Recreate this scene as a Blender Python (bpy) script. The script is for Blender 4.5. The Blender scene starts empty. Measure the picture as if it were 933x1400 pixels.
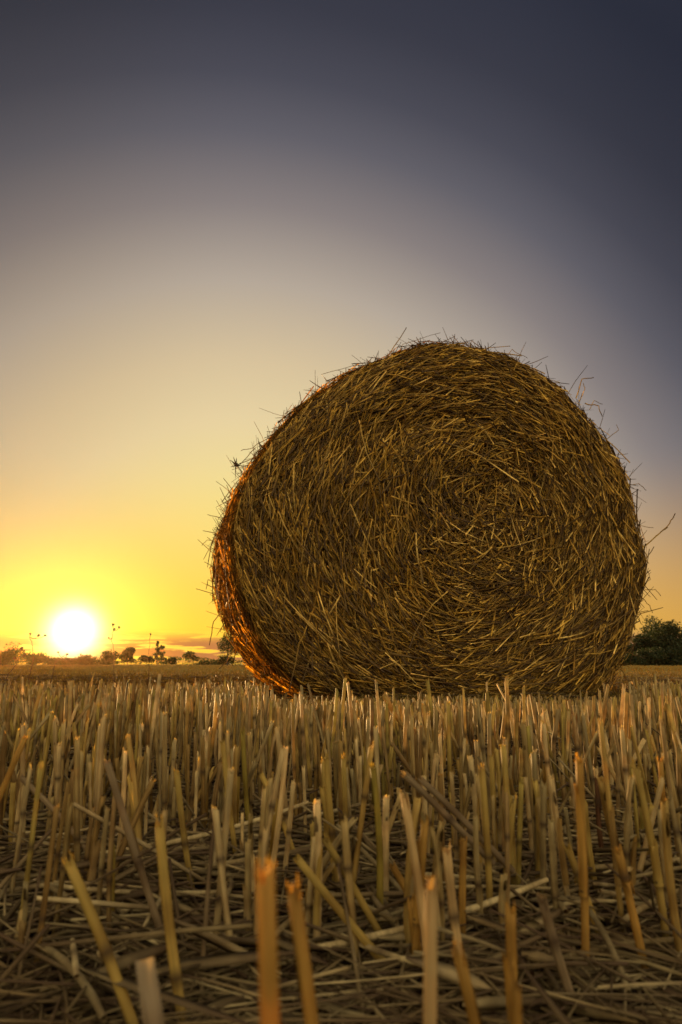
import bpy, math, random
import numpy as np
from mathutils import Vector, Matrix

rng = np.random.default_rng(7)
random.seed(7)
S = bpy.context.scene
COL = S.collection
R = math.radians
PITCH = R(12.57); FPX = 933.0; CAMH = 0.13
SUN_EL = R(2.5); SUN_AZ = R(-21.1)          # azimuth from +y towards +x
SUN_DIR = Vector((math.sin(SUN_AZ)*math.cos(SUN_EL), math.cos(SUN_AZ)*math.cos(SUN_EL), math.sin(SUN_EL)))

# ------------------------------------------------------------------ helpers
def ray(px, py):
    cx = (px-466.5)/FPX; cy = (700-py)/FPX
    return np.array([cx, math.cos(PITCH)-cy*math.sin(PITCH), math.sin(PITCH)+cy*math.cos(PITCH)])
def at_y(px, py, y):
    r = ray(px, py); return np.array([0, 0, CAMH]) + r/r[1]*y
def project(p):
    p = np.asarray(p, float); z = p[..., 2]-CAMH
    d = p[..., 1]*math.cos(PITCH)+z*math.sin(PITCH); u = -p[..., 1]*math.sin(PITCH)+z*math.cos(PITCH)
    d = np.where(abs(d) < 1e-6, 1e-6, d)
    return np.stack([466.5+FPX*p[..., 0]/d, 700-FPX*u/d], -1), d

def norm(v): return v/np.maximum(np.linalg.norm(v, axis=-1, keepdims=True), 1e-12)

def tubes(P, rad, k=3, flat=1.0, cap=True):
    """n polylines of m points -> verts, quads (cap closes the far end with a flattened ring)"""
    P = np.asarray(P, float); n, m, _ = P.shape
    rad = np.broadcast_to(np.asarray(rad, float), (n, m))
    T = norm(np.gradient(P, axis=1))
    mainT = norm(P[:, -1]-P[:, 0])[:, None, :]
    ref = norm(rng.normal(size=(n, 1, 3)))
    ref = norm(ref - (ref*mainT).sum(-1, keepdims=True)*mainT)
    N = norm(np.cross(T, ref)); B = np.cross(T, N)
    ang = np.arange(k)*2*math.pi/k
    c = np.cos(ang)[None, None, :, None]; s = np.sin(ang)[None, None, :, None]*flat
    V = P[:, :, None, :] + rad[:, :, None, None]*(N[:, :, None, :]*c + B[:, :, None, :]*s)
    tt = np.broadcast_to(np.linspace(0, 1, m)[None, :, None], (n, m, k))
    i = np.arange(n)[:, None, None]*m*k; j = np.arange(m-1)[None, :, None]*k; a = np.arange(k)[None, None, :]
    b = (a+1) % k
    Q = np.stack(np.broadcast_arrays(i+j+a, i+j+b, i+j+k+b, i+j+k+a), -1).reshape(-1, 4)
    return V.reshape(-1, 3), Q, tt.reshape(-1)

class MB:
    def __init__(s): s.V = []; s.Q = []; s.n = 0; s.A = []
    def add(s, V, Q, A=None):
        V = np.asarray(V, float).reshape(-1, 3); Q = np.asarray(Q, int)
        s.V.append(V); s.Q.append(Q+s.n); s.n += len(V)
        s.A.append(np.zeros(len(V)) if A is None else np.asarray(A, float))
    def build(s, name, mat, parent=None, smooth=True):
        me = bpy.data.meshes.new(name)
        V = np.concatenate(s.V); Q = np.concatenate(s.Q); A = np.concatenate(s.A)
        me.vertices.add(len(V)); me.vertices.foreach_set('co', V.ravel())
        me.loops.add(Q.size); me.loops.foreach_set('vertex_index', Q.ravel().astype(np.int32))
        me.polygons.add(len(Q)); w = Q.shape[1]
        me.polygons.foreach_set('loop_start', np.arange(0, Q.size, w, dtype=np.int32))
        me.polygons.foreach_set('loop_total', np.full(len(Q), w, dtype=np.int32))
        at = me.attributes.new('node_dark', 'FLOAT', 'POINT'); at.data.foreach_set('value', A.astype(np.float32))
        me.update(calc_edges=True)
        me.polygons.foreach_set('use_smooth', np.full(len(Q), smooth))
        me.materials.append(mat)
        o = bpy.data.objects.new(name, me); COL.objects.link(o)
        if parent: o.parent = parent
        return o

def tag(o, label=None, cat=None, group=None, kind=None):
    if label: o['label'] = label
    if cat: o['category'] = cat
    if group: o['group'] = group
    if kind: o['kind'] = kind
    return o
def empty(name, loc=(0, 0, 0), rz=0):
    o = bpy.data.objects.new(name, None); COL.objects.link(o)
    o.location = loc; o.rotation_euler = (0, 0, rz); o.empty_display_size = .05
    return o

# ------------------------------------------------------------------ materials
def straw_mat(name, cols, per='island', transl=.25, tcol=(.9, .42, .08), rough=.62, streak=120., dark=(.06, .035, .016), spec=.10):
    m = bpy.data.materials.new(name); m.use_nodes = True
    nt = m.node_tree; n = nt.nodes; l = nt.links
    out = n['Material Output']; p = n['Principled BSDF']
    if per == 'island':
        g = n.new('ShaderNodeNewGeometry'); rnd = g.outputs['Random Per Island']
    else:
        g = n.new('ShaderNodeObjectInfo'); rnd = g.outputs['Random']
    cr = n.new('ShaderNodeValToRGB'); cr.color_ramp.interpolation = 'LINEAR'
    e = cr.color_ramp.elements
    while len(e) < len(cols): e.new(.5)
    for i, c in enumerate(cols):
        e[i].position = i/(len(cols)-1); e[i].color = (*c, 1)
    l.new(rnd, cr.inputs[0])
    tc = n.new('ShaderNodeTexCoord'); mp = n.new('ShaderNodeMapping')
    l.new(tc.outputs['Object'], mp.inputs[0])
    mp.inputs['Scale'].default_value = (9, 9, .35) if per == 'object' else (1, 1, 1)
    nz = n.new('ShaderNodeTexNoise'); nz.inputs['Scale'].default_value = streak; nz.inputs['Detail'].default_value = 3
    l.new(mp.outputs[0], nz.inputs['Vector'])
    mr = n.new('ShaderNodeMapRange'); mr.inputs[1].default_value = .3; mr.inputs[2].default_value = .7
    mr.inputs[3].default_value = .68; mr.inputs[4].default_value = 1.2
    l.new(nz.outputs[0], mr.inputs[0])
    mul = n.new('ShaderNodeMixRGB'); mul.blend_type = 'MULTIPLY'; mul.inputs[0].default_value = 1
    l.new(cr.outputs[0], mul.inputs[1]); l.new(mr.outputs[0], mul.inputs[2])
    n2 = n.new('ShaderNodeTexNoise'); n2.inputs['Scale'].default_value = 34; n2.inputs['Detail'].default_value = 2
    l.new(tc.outputs['Object'], n2.inputs['Vector'])
    r2 = n.new('ShaderNodeValToRGB'); q = r2.color_ramp.elements
    q[0].position = .36; q[0].color = (.72, .62, .52, 1); q[1].position = .62; q[1].color = (1.25, 1.2, 1.1, 1)
    l.new(n2.outputs[0], r2.inputs[0])
    mu2 = n.new('ShaderNodeMixRGB'); mu2.blend_type = 'MULTIPLY'; mu2.inputs[0].default_value = 1
    l.new(mul.outputs[0], mu2.inputs[1]); l.new(r2.outputs[0], mu2.inputs[2]); mul = mu2
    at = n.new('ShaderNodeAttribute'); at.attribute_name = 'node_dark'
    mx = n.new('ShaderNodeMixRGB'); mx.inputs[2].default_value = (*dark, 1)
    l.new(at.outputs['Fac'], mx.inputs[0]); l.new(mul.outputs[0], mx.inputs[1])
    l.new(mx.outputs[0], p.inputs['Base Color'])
    p.inputs['Roughness'].default_value = rough
    p.inputs['Specular IOR Level'].default_value = spec
    if transl > 0:
        tr = n.new('ShaderNodeBsdfTranslucent'); ms = n.new('ShaderNodeMixShader')
        tm = n.new('ShaderNodeMixRGB'); tm.blend_type = 'MULTIPLY'; tm.inputs[0].default_value = 1
        tm.inputs[2].default_value = (*[c*1.8 for c in tcol], 1)
        l.new(mx.outputs[0], tm.inputs[1]); l.new(tm.outputs[0], tr.inputs[0])
        ms.inputs[0].default_value = transl
        l.new(p.outputs[0], ms.inputs[1]); l.new(tr.outputs[0], ms.inputs[2]); l.new(ms.outputs[0], out.inputs[0])
    return m

STRAW_A = [(.18, .13, .042), (.38, .29, .11), (.22, .18, .08), (.50, .40, .18), (.17, .105, .032), (.37, .265, .072), (.27, .225, .052)]
BALE = [(.19, .10, .014), (.60, .375, .055), (.34, .195, .022), (.82, .58, .15), (.25, .135, .016), (.66, .42, .075), (.47, .285, .036)]
DULL = [(.08, .06, .026), (.24, .182, .08), (.12, .092, .04), (.40, .32, .15), (.055, .04, .018), (.20, .155, .07)]
M_stalk = straw_mat('straw_stalk', STRAW_A, 'object', .38, tcol=(1., .82, .32), streak=60)
M_stub = straw_mat('stubble_straw', STRAW_A, 'island', .38, tcol=(1., .82, .32))
M_bale = straw_mat('bale_straw', BALE, 'island', .15, streak=60, spec=.12)
M_side = straw_mat('bale_side_straw', BALE, 'island', .68, tcol=(1., 1., .9), streak=60, spec=.06)
M_loose = straw_mat('loose_straw', BALE, 'object', .2, streak=60)
M_litter = straw_mat('litter_straw', DULL, 'island', .08)
M_fallen = straw_mat('fallen_straw', DULL, 'object', .08, streak=60)
M_weed = straw_mat('dry_weed', [(.10, .06, .03), (.16, .09, .04)], 'island', .1)
M_grass = straw_mat('dry_grass', [(.30, .24, .05), (.40, .31, .07), (.24, .25, .045), (.44, .27, .06)], 'island', .6, tcol=(1., .85, .35))
def leafmat(name, cols, transl=.2):
    return straw_mat(name, cols, 'island', transl, tcol=(.7, .8, .1), streak=2, rough=.6)
M_leaf = leafmat('leaves', [(.035, .05, .015), (.06, .075, .02), (.045, .05, .018), (.075, .08, .025)])
M_leafR = leafmat('hedge_leaves', [(.022, .03, .014), (.036, .045, .019), (.028, .034, .015), (.045, .055, .022)])
M_bark = straw_mat('bark', [(.06, .045, .03), (.09, .07, .05)], 'island', 0, streak=8)

def soil_mat():
    m = bpy.data.materials.new('soil'); m.use_nodes = True
    nt = m.node_tree; n = nt.nodes; l = nt.links; p = n['Principled BSDF']
    tc = n.new('ShaderNodeTexCoord')
    a = n.new('ShaderNodeTexNoise'); a.inputs['Scale'].default_value = 28; a.inputs['Detail'].default_value = 8; a.inputs['Roughness'].default_value = .7
    b = n.new('ShaderNodeTexNoise'); b.inputs['Scale'].default_value = .6; b.inputs['Detail'].default_value = 6
    l.new(tc.outputs['Object'], a.inputs[0]); l.new(tc.outputs['Object'], b.inputs[0])
    cr = n.new('ShaderNodeValToRGB'); e = cr.color_ramp.elements
    e[0].position = .3; e[0].color = (.014, .009, .006, 1); e[1].position = .75; e[1].color = (.055, .037, .021, 1)
    l.new(a.outputs[0], cr.inputs[0])
    # farther field: straw-coloured patches of dry growth
    cr2 = n.new('ShaderNodeValToRGB'); e = cr2.color_ramp.elements
    e[0].position = .35; e[0].color = (.17, .11, .035, 1); e[1].position = .65; e[1].color = (.23, .18, .05, 1)
    l.new(b.outputs[0], cr2.inputs[0])
    ln = n.new('ShaderNodeVectorMath'); ln.operation = 'LENGTH'; l.new(tc.outputs['Object'], ln.inputs[0])
    mr = n.new('ShaderNodeMapRange'); mr.inputs[1].default_value = 3; mr.inputs[2].default_value = 9
    l.new(ln.outputs['Value'], mr.inputs[0])
    mx = n.new('ShaderNodeMixRGB'); l.new(mr.outputs[0], mx.inputs[0]); l.new(cr.outputs[0], mx.inputs[1]); l.new(cr2.outputs[0], mx.inputs[2])
    l.new(mx.outputs[0], p.inputs['Base Color']); p.inputs['Roughness'].default_value = .95
    p.inputs['Specular IOR Level'].default_value = 0
    bp = n.new('ShaderNodeBump'); bp.inputs['Strength'].default_value = .8; bp.inputs['Distance'].default_value = .01
    l.new(a.outputs[0], bp.inputs['Height']); l.new(bp.outputs[0], p.inputs['Normal'])
    return m
M_soil = soil_mat()

# ------------------------------------------------------------------ ground
def fnoise(x, y, f, seed=0):
    v = 0; r = np.random.default_rng(seed)
    for i in range(6):
        a = r.uniform(0, 6.28); ff = f*r.uniform(.6, 1.7); ph = r.uniform(0, 6.28)
        v = v + np.sin((x*math.cos(a)+y*math.sin(a))*ff+ph)
    return v/6
def ground_z(x, y):
    x = np.asarray(x, float); y = np.asarray(y, float)
    d = np.hypot(x, y)
    return (fnoise(x, y, 30, 1)*.004 + fnoise(x, y, 9, 2)*.004)*np.clip(1.6-d*.15, 0.0, 1)
rr = np.concatenate([[0.0], np.geomspace(.06, 8, 150), np.geomspace(8.6, 2500, 40)])
na = 220
aa = np.linspace(0, 2*math.pi, na, endpoint=False)
X = rr[:, None]*np.sin(aa); Y = rr[:, None]*np.cos(aa)
Vg = np.stack([X, Y, ground_z(X, Y)], -1).reshape(-1, 3)
i = np.arange(len(rr)-1)[:, None]*na; a_ = np.arange(na)[None]; b_ = (a_+1) % na
Qg = np.stack(np.broadcast_arrays(i+a_, i+na+a_, i+na+b_, i+b_), -1).reshape(-1, 4)
mb = MB(); mb.add(Vg, Qg[:, ::-1]); g = mb.build('ground', M_soil); tag(g, 'dark soil of the harvested field', 'ground', kind='structure')

# ------------------------------------------------------------------ the bale
BALE_LOC = np.array([.38707683, 2.5, 0.]); BALE_A = R(14); BW = .98
ca, sa = math.cos(BALE_A), math.sin(BALE_A)
PROFILE = [[0.001, 1.388], [0.191, 1.395], [0.32, 1.372], [0.576, 1.229], [0.732, 1.061], [0.831, 0.855], [0.87, 0.584], [0.863, 0.436], [0.801, 0.264], [0.702, 0.097], [0.582, 0.005], [0.295, -0.004], [-0.045, -0.004], [-0.34, 0.0], [-0.50, 0.05], [-0.655, 0.205], [-0.738, 0.392], [-0.768, 0.594], [-0.747, 0.726], [-0.685, 0.851], [-0.582, 0.998], [-0.445, 1.14], [-0.214, 1.294]]
CX, CZ = .05, .69
pr = np.array(PROFILE)-[CX, CZ]; pa = np.arctan2(pr[:, 1], pr[:, 0]); prr = np.hypot(pr[:, 0], pr[:, 1])
o_ = np.argsort(pa); pa = pa[o_]; prr = prr[o_]
grid = np.linspace(-math.pi, math.pi, 361)
gr = np.interp(grid, np.concatenate([pa-2*math.pi, pa, pa+2*math.pi]), np.tile(prr, 3))
ker = np.hanning(15); ker /= ker.sum()
gr = np.convolve(np.concatenate([gr[-40:-1], gr, gr[1:40]]), ker, 'same')[39:-39]
def RO(phi):
    phi = (np.asarray(phi)+math.pi) % (2*math.pi)-math.pi
    return np.interp(phi, grid, gr)
SH = .11; PW = 3.0
def yface(rho):
    """front face: flat middle, rounded shoulder"""
    rho = np.clip(rho, 0, 1)
    e = np.clip((rho-.70)/.30, 0, 1)
    return -BW/2 + SH*(1-(1-e**PW)**(1/PW))
def relief(x, z):
    return fnoise(x, z, 14, 5)*.026 + fnoise(x, z, 38, 6)*.018
def b2w(p):
    p = np.asarray(p); return np.stack([BALE_LOC[0]+p[..., 0]*ca-(p[..., 1]+BW/2)*sa, BALE_LOC[1]+p[..., 0]*sa+(p[..., 1]+BW/2)*ca, p[..., 2]], -1)

bale = empty('straw_bale', tuple(b2w(np.array([0, 0, 0.]))), BALE_A)
tag(bale, 'large round golden straw bale with a spiral packed end resting on the stubble field', 'straw bale')
# solid heart of the bale (packed straw coloured dark to deepen the shade between strands), a little under the surface
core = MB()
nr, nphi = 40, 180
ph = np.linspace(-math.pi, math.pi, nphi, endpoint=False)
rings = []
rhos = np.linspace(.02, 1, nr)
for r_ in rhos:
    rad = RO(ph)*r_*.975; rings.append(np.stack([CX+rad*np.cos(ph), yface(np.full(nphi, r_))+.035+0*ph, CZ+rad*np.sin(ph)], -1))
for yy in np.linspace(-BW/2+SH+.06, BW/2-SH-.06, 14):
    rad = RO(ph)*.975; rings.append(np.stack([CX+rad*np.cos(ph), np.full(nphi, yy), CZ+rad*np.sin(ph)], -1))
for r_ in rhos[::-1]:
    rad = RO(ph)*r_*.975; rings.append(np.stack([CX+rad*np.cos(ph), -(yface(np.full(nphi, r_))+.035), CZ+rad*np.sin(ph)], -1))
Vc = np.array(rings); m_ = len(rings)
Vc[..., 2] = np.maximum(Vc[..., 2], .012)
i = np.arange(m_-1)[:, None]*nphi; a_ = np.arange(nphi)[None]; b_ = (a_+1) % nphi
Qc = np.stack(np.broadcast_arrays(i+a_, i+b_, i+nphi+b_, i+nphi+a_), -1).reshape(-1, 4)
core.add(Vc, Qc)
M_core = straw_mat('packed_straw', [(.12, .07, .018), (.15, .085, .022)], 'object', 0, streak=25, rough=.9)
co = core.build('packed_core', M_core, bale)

def face_straws(n, sig, L0, L1, r0, depth, rad, side=-1, rmin=0., rmax=1., k=3, mean=0., curl=1.):
    m = 5
    rho = np.sqrt(rng.uniform(rmin**2, rmax**2, n)); phi = rng.uniform(-math.pi, math.pi, n)
    L = rng.uniform(L0, L1, n)
    Rr = RO(phi); x0 = CX+rho*Rr*np.cos(phi); z0 = CZ+rho*Rr*np.sin(phi)
    sxx = x0-(CX+.10); szz = z0-(CZ+.0); rs = np.hypot(sxx, szz)
    chaos = np.clip(1-(rs-.08)/.24, 0, 1)
    clump = (fnoise(x0, z0, 8, 11)*.75+fnoise(x0, z0, 20, 12)*.45)*np.clip(1.25-rho, .25, 1)
    off = rng.normal(size=n)*(sig*(1+chaos*2.2)) + mean + clump
    r = rs
    s = (np.linspace(-.5, .5, m))[None]*L[:, None]
    kap = curl*np.clip(1/np.maximum(r, .16), 0, 5)*rng.uniform(.2, 1.05, n)
    th0 = np.arctan2(szz, sxx)*(1-.6*rho**3)+0*phi; th0 = np.where(rho > -1, np.arctan2(szz*(1-rho**2)+z0*0+(z0-CZ)*rho**2, sxx*(1-rho**2)+(x0-CX)*rho**2), th0)+math.pi/2+off
    kk = np.where(abs(kap) < .01, .01, kap)[:, None]
    bx = (np.sin(th0[:, None]+kk*s)-np.sin(th0[:, None]))/kk
    bz = -(np.cos(th0[:, None]+kk*s)-np.cos(th0[:, None]))/kk
    x = x0[:, None]+bx; z = z0[:, None]+bz
    pp = np.arctan2(z-CZ, x-CX); rr_ = np.hypot(x-CX, z-CZ); Rm = RO(pp)
    ro = rr_/Rm
    ex = np.maximum(ro-1.0, 0)
    lim = np.minimum(rr_, Rm*1.005)
    x = CX+lim*np.cos(pp); z = CZ+lim*np.sin(pp)
    y = yface(np.minimum(ro, .995)) + relief(x, z) + (rng.normal(size=n)*depth)[:, None] + (rng.normal(size=n)*r0)[:, None]*s + ex*Rm*.7
    y = y + (rng.normal(size=n)*.25)[:, None]*(s/L[:, None])**2*L[:, None]
    z = np.maximum(z, .006)
    P = np.stack([x, y*(-side), z], -1)
    rd = rng.uniform(rad[0], rad[1], n)[:, None]*np.ones((1, m))
    return tubes(P, rd, k)

def side_straws(n, sig, L0, L1, depth, rad, out=0., phi_rng=(-math.pi, math.pi)):
    m = 5
    phi = rng.uniform(*phi_rng, n); y0 = rng.uniform(-BW/2+.04, BW/2-.04, n); L = rng.uniform(L0, L1, n)
    off = rng.normal(size=n)*sig
    s = np.linspace(-.5, .5, m)[None]*L[:, None]
    ph2 = phi[:, None]+np.cos(off)[:, None]*s/RO(phi)[:, None]
    y = y0[:, None]+np.sin(off)[:, None]*s
    e = np.clip((abs(y)-(BW/2-SH))/SH, 0, 1)
    rad_ = RO(ph2)*(1-.32*(1-(1-np.minimum(e, .999)**2.2)**(1/2.2)))
    rad_ = rad_ + (rng.normal(size=n)*depth)[:, None]+(rng.normal(size=n)*.10+out)[:, None]*s + fnoise(ph2*8, y*10, 1.5, 9)*.012
    z = np.maximum(CZ+rad_*np.sin(ph2), .006)
    P = np.stack([CX+rad_*np.cos(ph2), np.clip(y, -BW/2, BW/2), z], -1)
    return tubes(P, rng.uniform(rad[0], rad[1], n)[:, None]*np.ones((1, m)), 3)

end = MB()
end.add(*face_straws(8000, .28, .12, .36, .12, .016, (.0015, .0032)))
end.add(*face_straws(9000, .36, .05, .20, .16, .016, (.0007, .0014)))
end.add(*face_straws(3600, .5, .06, .26, .16, .016, (.0010, .0034), mean=.15))
end.add(*face_straws(2400, .40, .18, .46, .08, .008, (.0014, .0036), curl=.7))
end.add(*face_straws(1300, .9, .06, .24, .18, .014, (.0018, .0036), rmax=.5, curl=.3))
end.add(*face_straws(500, 1.1, .12, .34, .10, .006, (.0016, .0032), curl=.2))
end.build('spiral_end', M_bale, bale)
end = MB(); end.add(*face_straws(6000, .3, .12, .34, .10, .014, (.0016, .003), side=1))
end.build('spiral_end', M_bale, bale)
sd = MB()
sd.add(*side_straws(15000, .28, .10, .34, .014, (.0012, .0026)))
sd.add(*side_straws(3000, .7, .08, .24, .016, (.0012, .0024)))
# bristles: short straw ends standing off the curved side and shoulders
def bristles(n, dens, tufts=0):
    m = 4
    phi = rng.uniform(-.75, math.pi+.75, n); y0 = -BW/2+.04+(BW-.08)*rng.random(n)**1.5
    sg = np.where(rng.random(n) < .5, 1., -1.)
    if tufts:
        g_ = rng.integers(tufts, size=n); phi = phi[g_]+rng.normal(size=n)*.022; y0 = np.clip(y0[g_]+rng.normal(size=n)*.02, -BW/2+.03, BW/2-.03); sg = sg[g_]
    e = np.clip((abs(y0)-(BW/2-SH))/SH, 0, .999)
    rad_ = RO(phi)*(1-.32*(1-(1-e**2.2)**(1/2.2)))-.004
    nrm = np.stack([np.cos(phi), np.zeros(n), np.sin(phi)], -1); tan = np.stack([-np.sin(phi), np.zeros(n), np.cos(phi)], -1)
    d = norm(nrm*rng.uniform(.15, .75, n)[:, None]+tan*(sg*rng.uniform(.5, 1, n))[:, None]+np.array([0, 1., 0])*rng.normal(size=n)[:, None]*.45)
    L = rng.uniform(.025, .075, n)*(1+(rng.random(n) < .12)*.9)
    p0 = np.stack([CX+rad_*np.cos(phi), y0, CZ+rad_*np.sin(phi)], -1)
    s = np.linspace(0, 1, m)
    bend = rng.normal(size=(n, 3))*.25
    P = p0[:, None]+d[:, None]*(L[:, None]*s)[..., None]+bend[:, None]*((L[:, None]*s**2))[..., None]*.6
    P[..., 2] = np.maximum(P[..., 2], .01)
    return tubes(P, rng.uniform(.0009, .0021, n)[:, None]*np.array([1, 1, .9, .6])[None], 3)
sd.add(*bristles(6500, 1)); sd.add(*bristles(5200, 1, 260))
sd.build('curved_side', M_side, bale)

# single loose straws that stick out of the bale, one part each
def w2b(p):
    q = np.asarray(p, float)-BALE_LOC
    x = q[..., 0]*ca+q[..., 1]*sa; y = -q[..., 0]*sa+q[..., 1]*ca
    return np.stack([x, y-BW/2, q[..., 2]], -1)
def face_pt(px, py, off=0.):
    """point of the bale's front plane seen at a pixel, in bale coordinates"""
    d = ray(px, py); n_ = np.array([-sa, ca, 0]); o = np.array([0, 0, CAMH])
    t = ((BALE_LOC+n_*(.10+off)-o)@n_)/(d@n_)
    return w2b(o+d*t)
def loose(pts, r=.0016, off=0., spread=.0, name='loose_straw', k=5, taper=.7):
    P = np.array([face_pt(x, y, off+spread*i) for i, (x, y) in enumerate(pts)])
    # resample
    t = np.linspace(0, len(P)-1, 4*(len(P)-1)+1)
    P = np.stack([np.interp(t, np.arange(len(P)), P[:, q]) for q in range(3)], -1)
    P += rng.normal(size=P.shape)*.0012
    b = MB(); b.add(*tubes(P[None], r*np.linspace(1, taper, len(P))[None], k))
    return b.build(name, M_loose, bale)
LO = [([(522, 500), (556, 448)], .0024, .06), ([(540, 492), (552, 470), (602, 455)], .0014, .1), ([(578, 480), (622, 460)], .002, .1),
      ([(640, 485), (645, 466), (672, 484)], .002, .04), ([(445, 545), (460, 515), (478, 510)], .002, .15), ([(455, 530), (440, 512), (490, 498)], .0014, .25),
      ([(690, 492), (700, 478), (722, 490)], .0016, .1), ([(788, 545), (796, 518), (812, 516)], .0026, .0), ([(792, 548), (800, 532), (798, 524)], .002, .0),
      ([(800, 552), (818, 555), (824, 570)], .0026, .0), ([(806, 560), (812, 548), (824, 553)], .0016, .0), ([(830, 600), (846, 588), (843, 580)], .0016, 0),
      ([(840, 622), (858, 620)], .0015, 0), ([(852, 664), (874, 662), (884, 670)], .0017, 0), ([(846, 640), (854, 632)], .0015, .0),
      ([(868, 756), (896, 735), (916, 716), (923, 702)], .0030, 0), ([(897, 733), (913, 721)], .0022, 0), ([(878, 772), (894, 748)], .0024, 0), ([(872, 718), (893, 722)], .0014, 0),
      ([(880, 800), (890, 792), (886, 780)], .0016, 0), ([(882, 806), (896, 806), (904, 814)], .0016, 0), ([(876, 815), (888, 828), (892, 838)], .0018, -.02),
      ([(860, 838), (872, 842), (878, 855)], .0016, -.03), ([(852, 862), (868, 880), (862, 905)], .0017, -.04), ([(848, 872), (886, 872)], .0013, -.04),
      ([(846, 890), (862, 893), (882, 900)], .0017, -.04), ([(842, 910), (856, 902), (870, 878)], .0014, -.05), ([(838, 880), (850, 925), (846, 945)], .0015, -.05),
      ([(350, 612), (326, 638)], .002, .45), ([(372, 596), (345, 612), (330, 616)], .0018, .4), ([(306, 710), (284, 703)], .002, .75), ([(312, 690), (298, 712)], .0016, .75),
      ([(300, 780), (280, 768)], .0018, .8), ([(304, 800), (285, 792), (282, 806)], .0022, .8), ([(302, 838), (292, 850), (287, 882)], .0026, .75),
      ([(320, 640), (310, 622)], .0012, .6), ([(306, 742), (284, 738), (276, 746)], .0016, .75), ([(322, 885), (310, 905), (300, 915)], .002, .6),
      ([(430, 830), (410, 880), (396, 946)], .0026, -.13), ([(432, 702), (450, 735), (460, 755)], .0022, -.13), ([(392, 610), (408, 625), (418, 637)], .0022, -.08),
      ([(425, 590), (445, 620), (464, 650)], .0022, -.11), ([(577, 900), (700, 912), (788, 922)], .0024, -.11), ([(568, 500), (564, 540)], .002, -.06),
      ([(620, 530), (650, 560), (682, 585)], .0022, -.12), ([(655, 690), (640, 640), (636, 620)], .0022, -.12), ([(600, 800), (560, 818), (530, 826)], .0022, -.13), ([(690, 770), (720, 790), (770, 850)], .0022, -.13)]
for pts, r_, off in LO: loose(pts, r_, off)
# withered seed head caught in the straw at the left shoulder
hd = empty('seed_head_stem', (0, 0, 0)); bpy.data.objects.remove(hd)
st = loose([(352, 625), (338, 630), (323, 636)], .0022, .35, name='seed_head_stem')
c0 = face_pt(323, 636, .35)
b = MB(); n_ = 26
d = norm(rng.normal(size=(n_, 3))); Ls = rng.uniform(.008, .03, n_); Ls[:3] = [.06, .045, .05]; d[0] = norm(np.array([-.1, 0, -1.])); d[1] = norm(np.array([-.3, 0, 1.])); d[2] = norm(np.array([.9, 0, -.9]))
s = np.linspace(0, 1, 4)
P = c0+d[:, None]*(Ls[:, None]*s)[..., None]+rng.normal(size=(n_, 1, 3))*(s**2)[None, :, None]*.008
b.add(*tubes(P, np.full((n_, 4), .0022)*np.array([1.6, 1.2, .8, .4]), 4))
b.build('seed_head', M_weed, st)

# ------------------------------------------------------------------ stubble stalks
def in_bale(x, y, margin=.03):
    q = np.stack([np.asarray(x)-BALE_LOC[0], np.asarray(y)-BALE_LOC[1]], -1)
    lx = q[..., 0]*ca+q[..., 1]*sa; ly = -q[..., 0]*sa+q[..., 1]*ca
    return (lx > -.62-margin) & (lx < .66+margin) & (ly > -margin+.03) & (ly < BW+margin)

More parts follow.
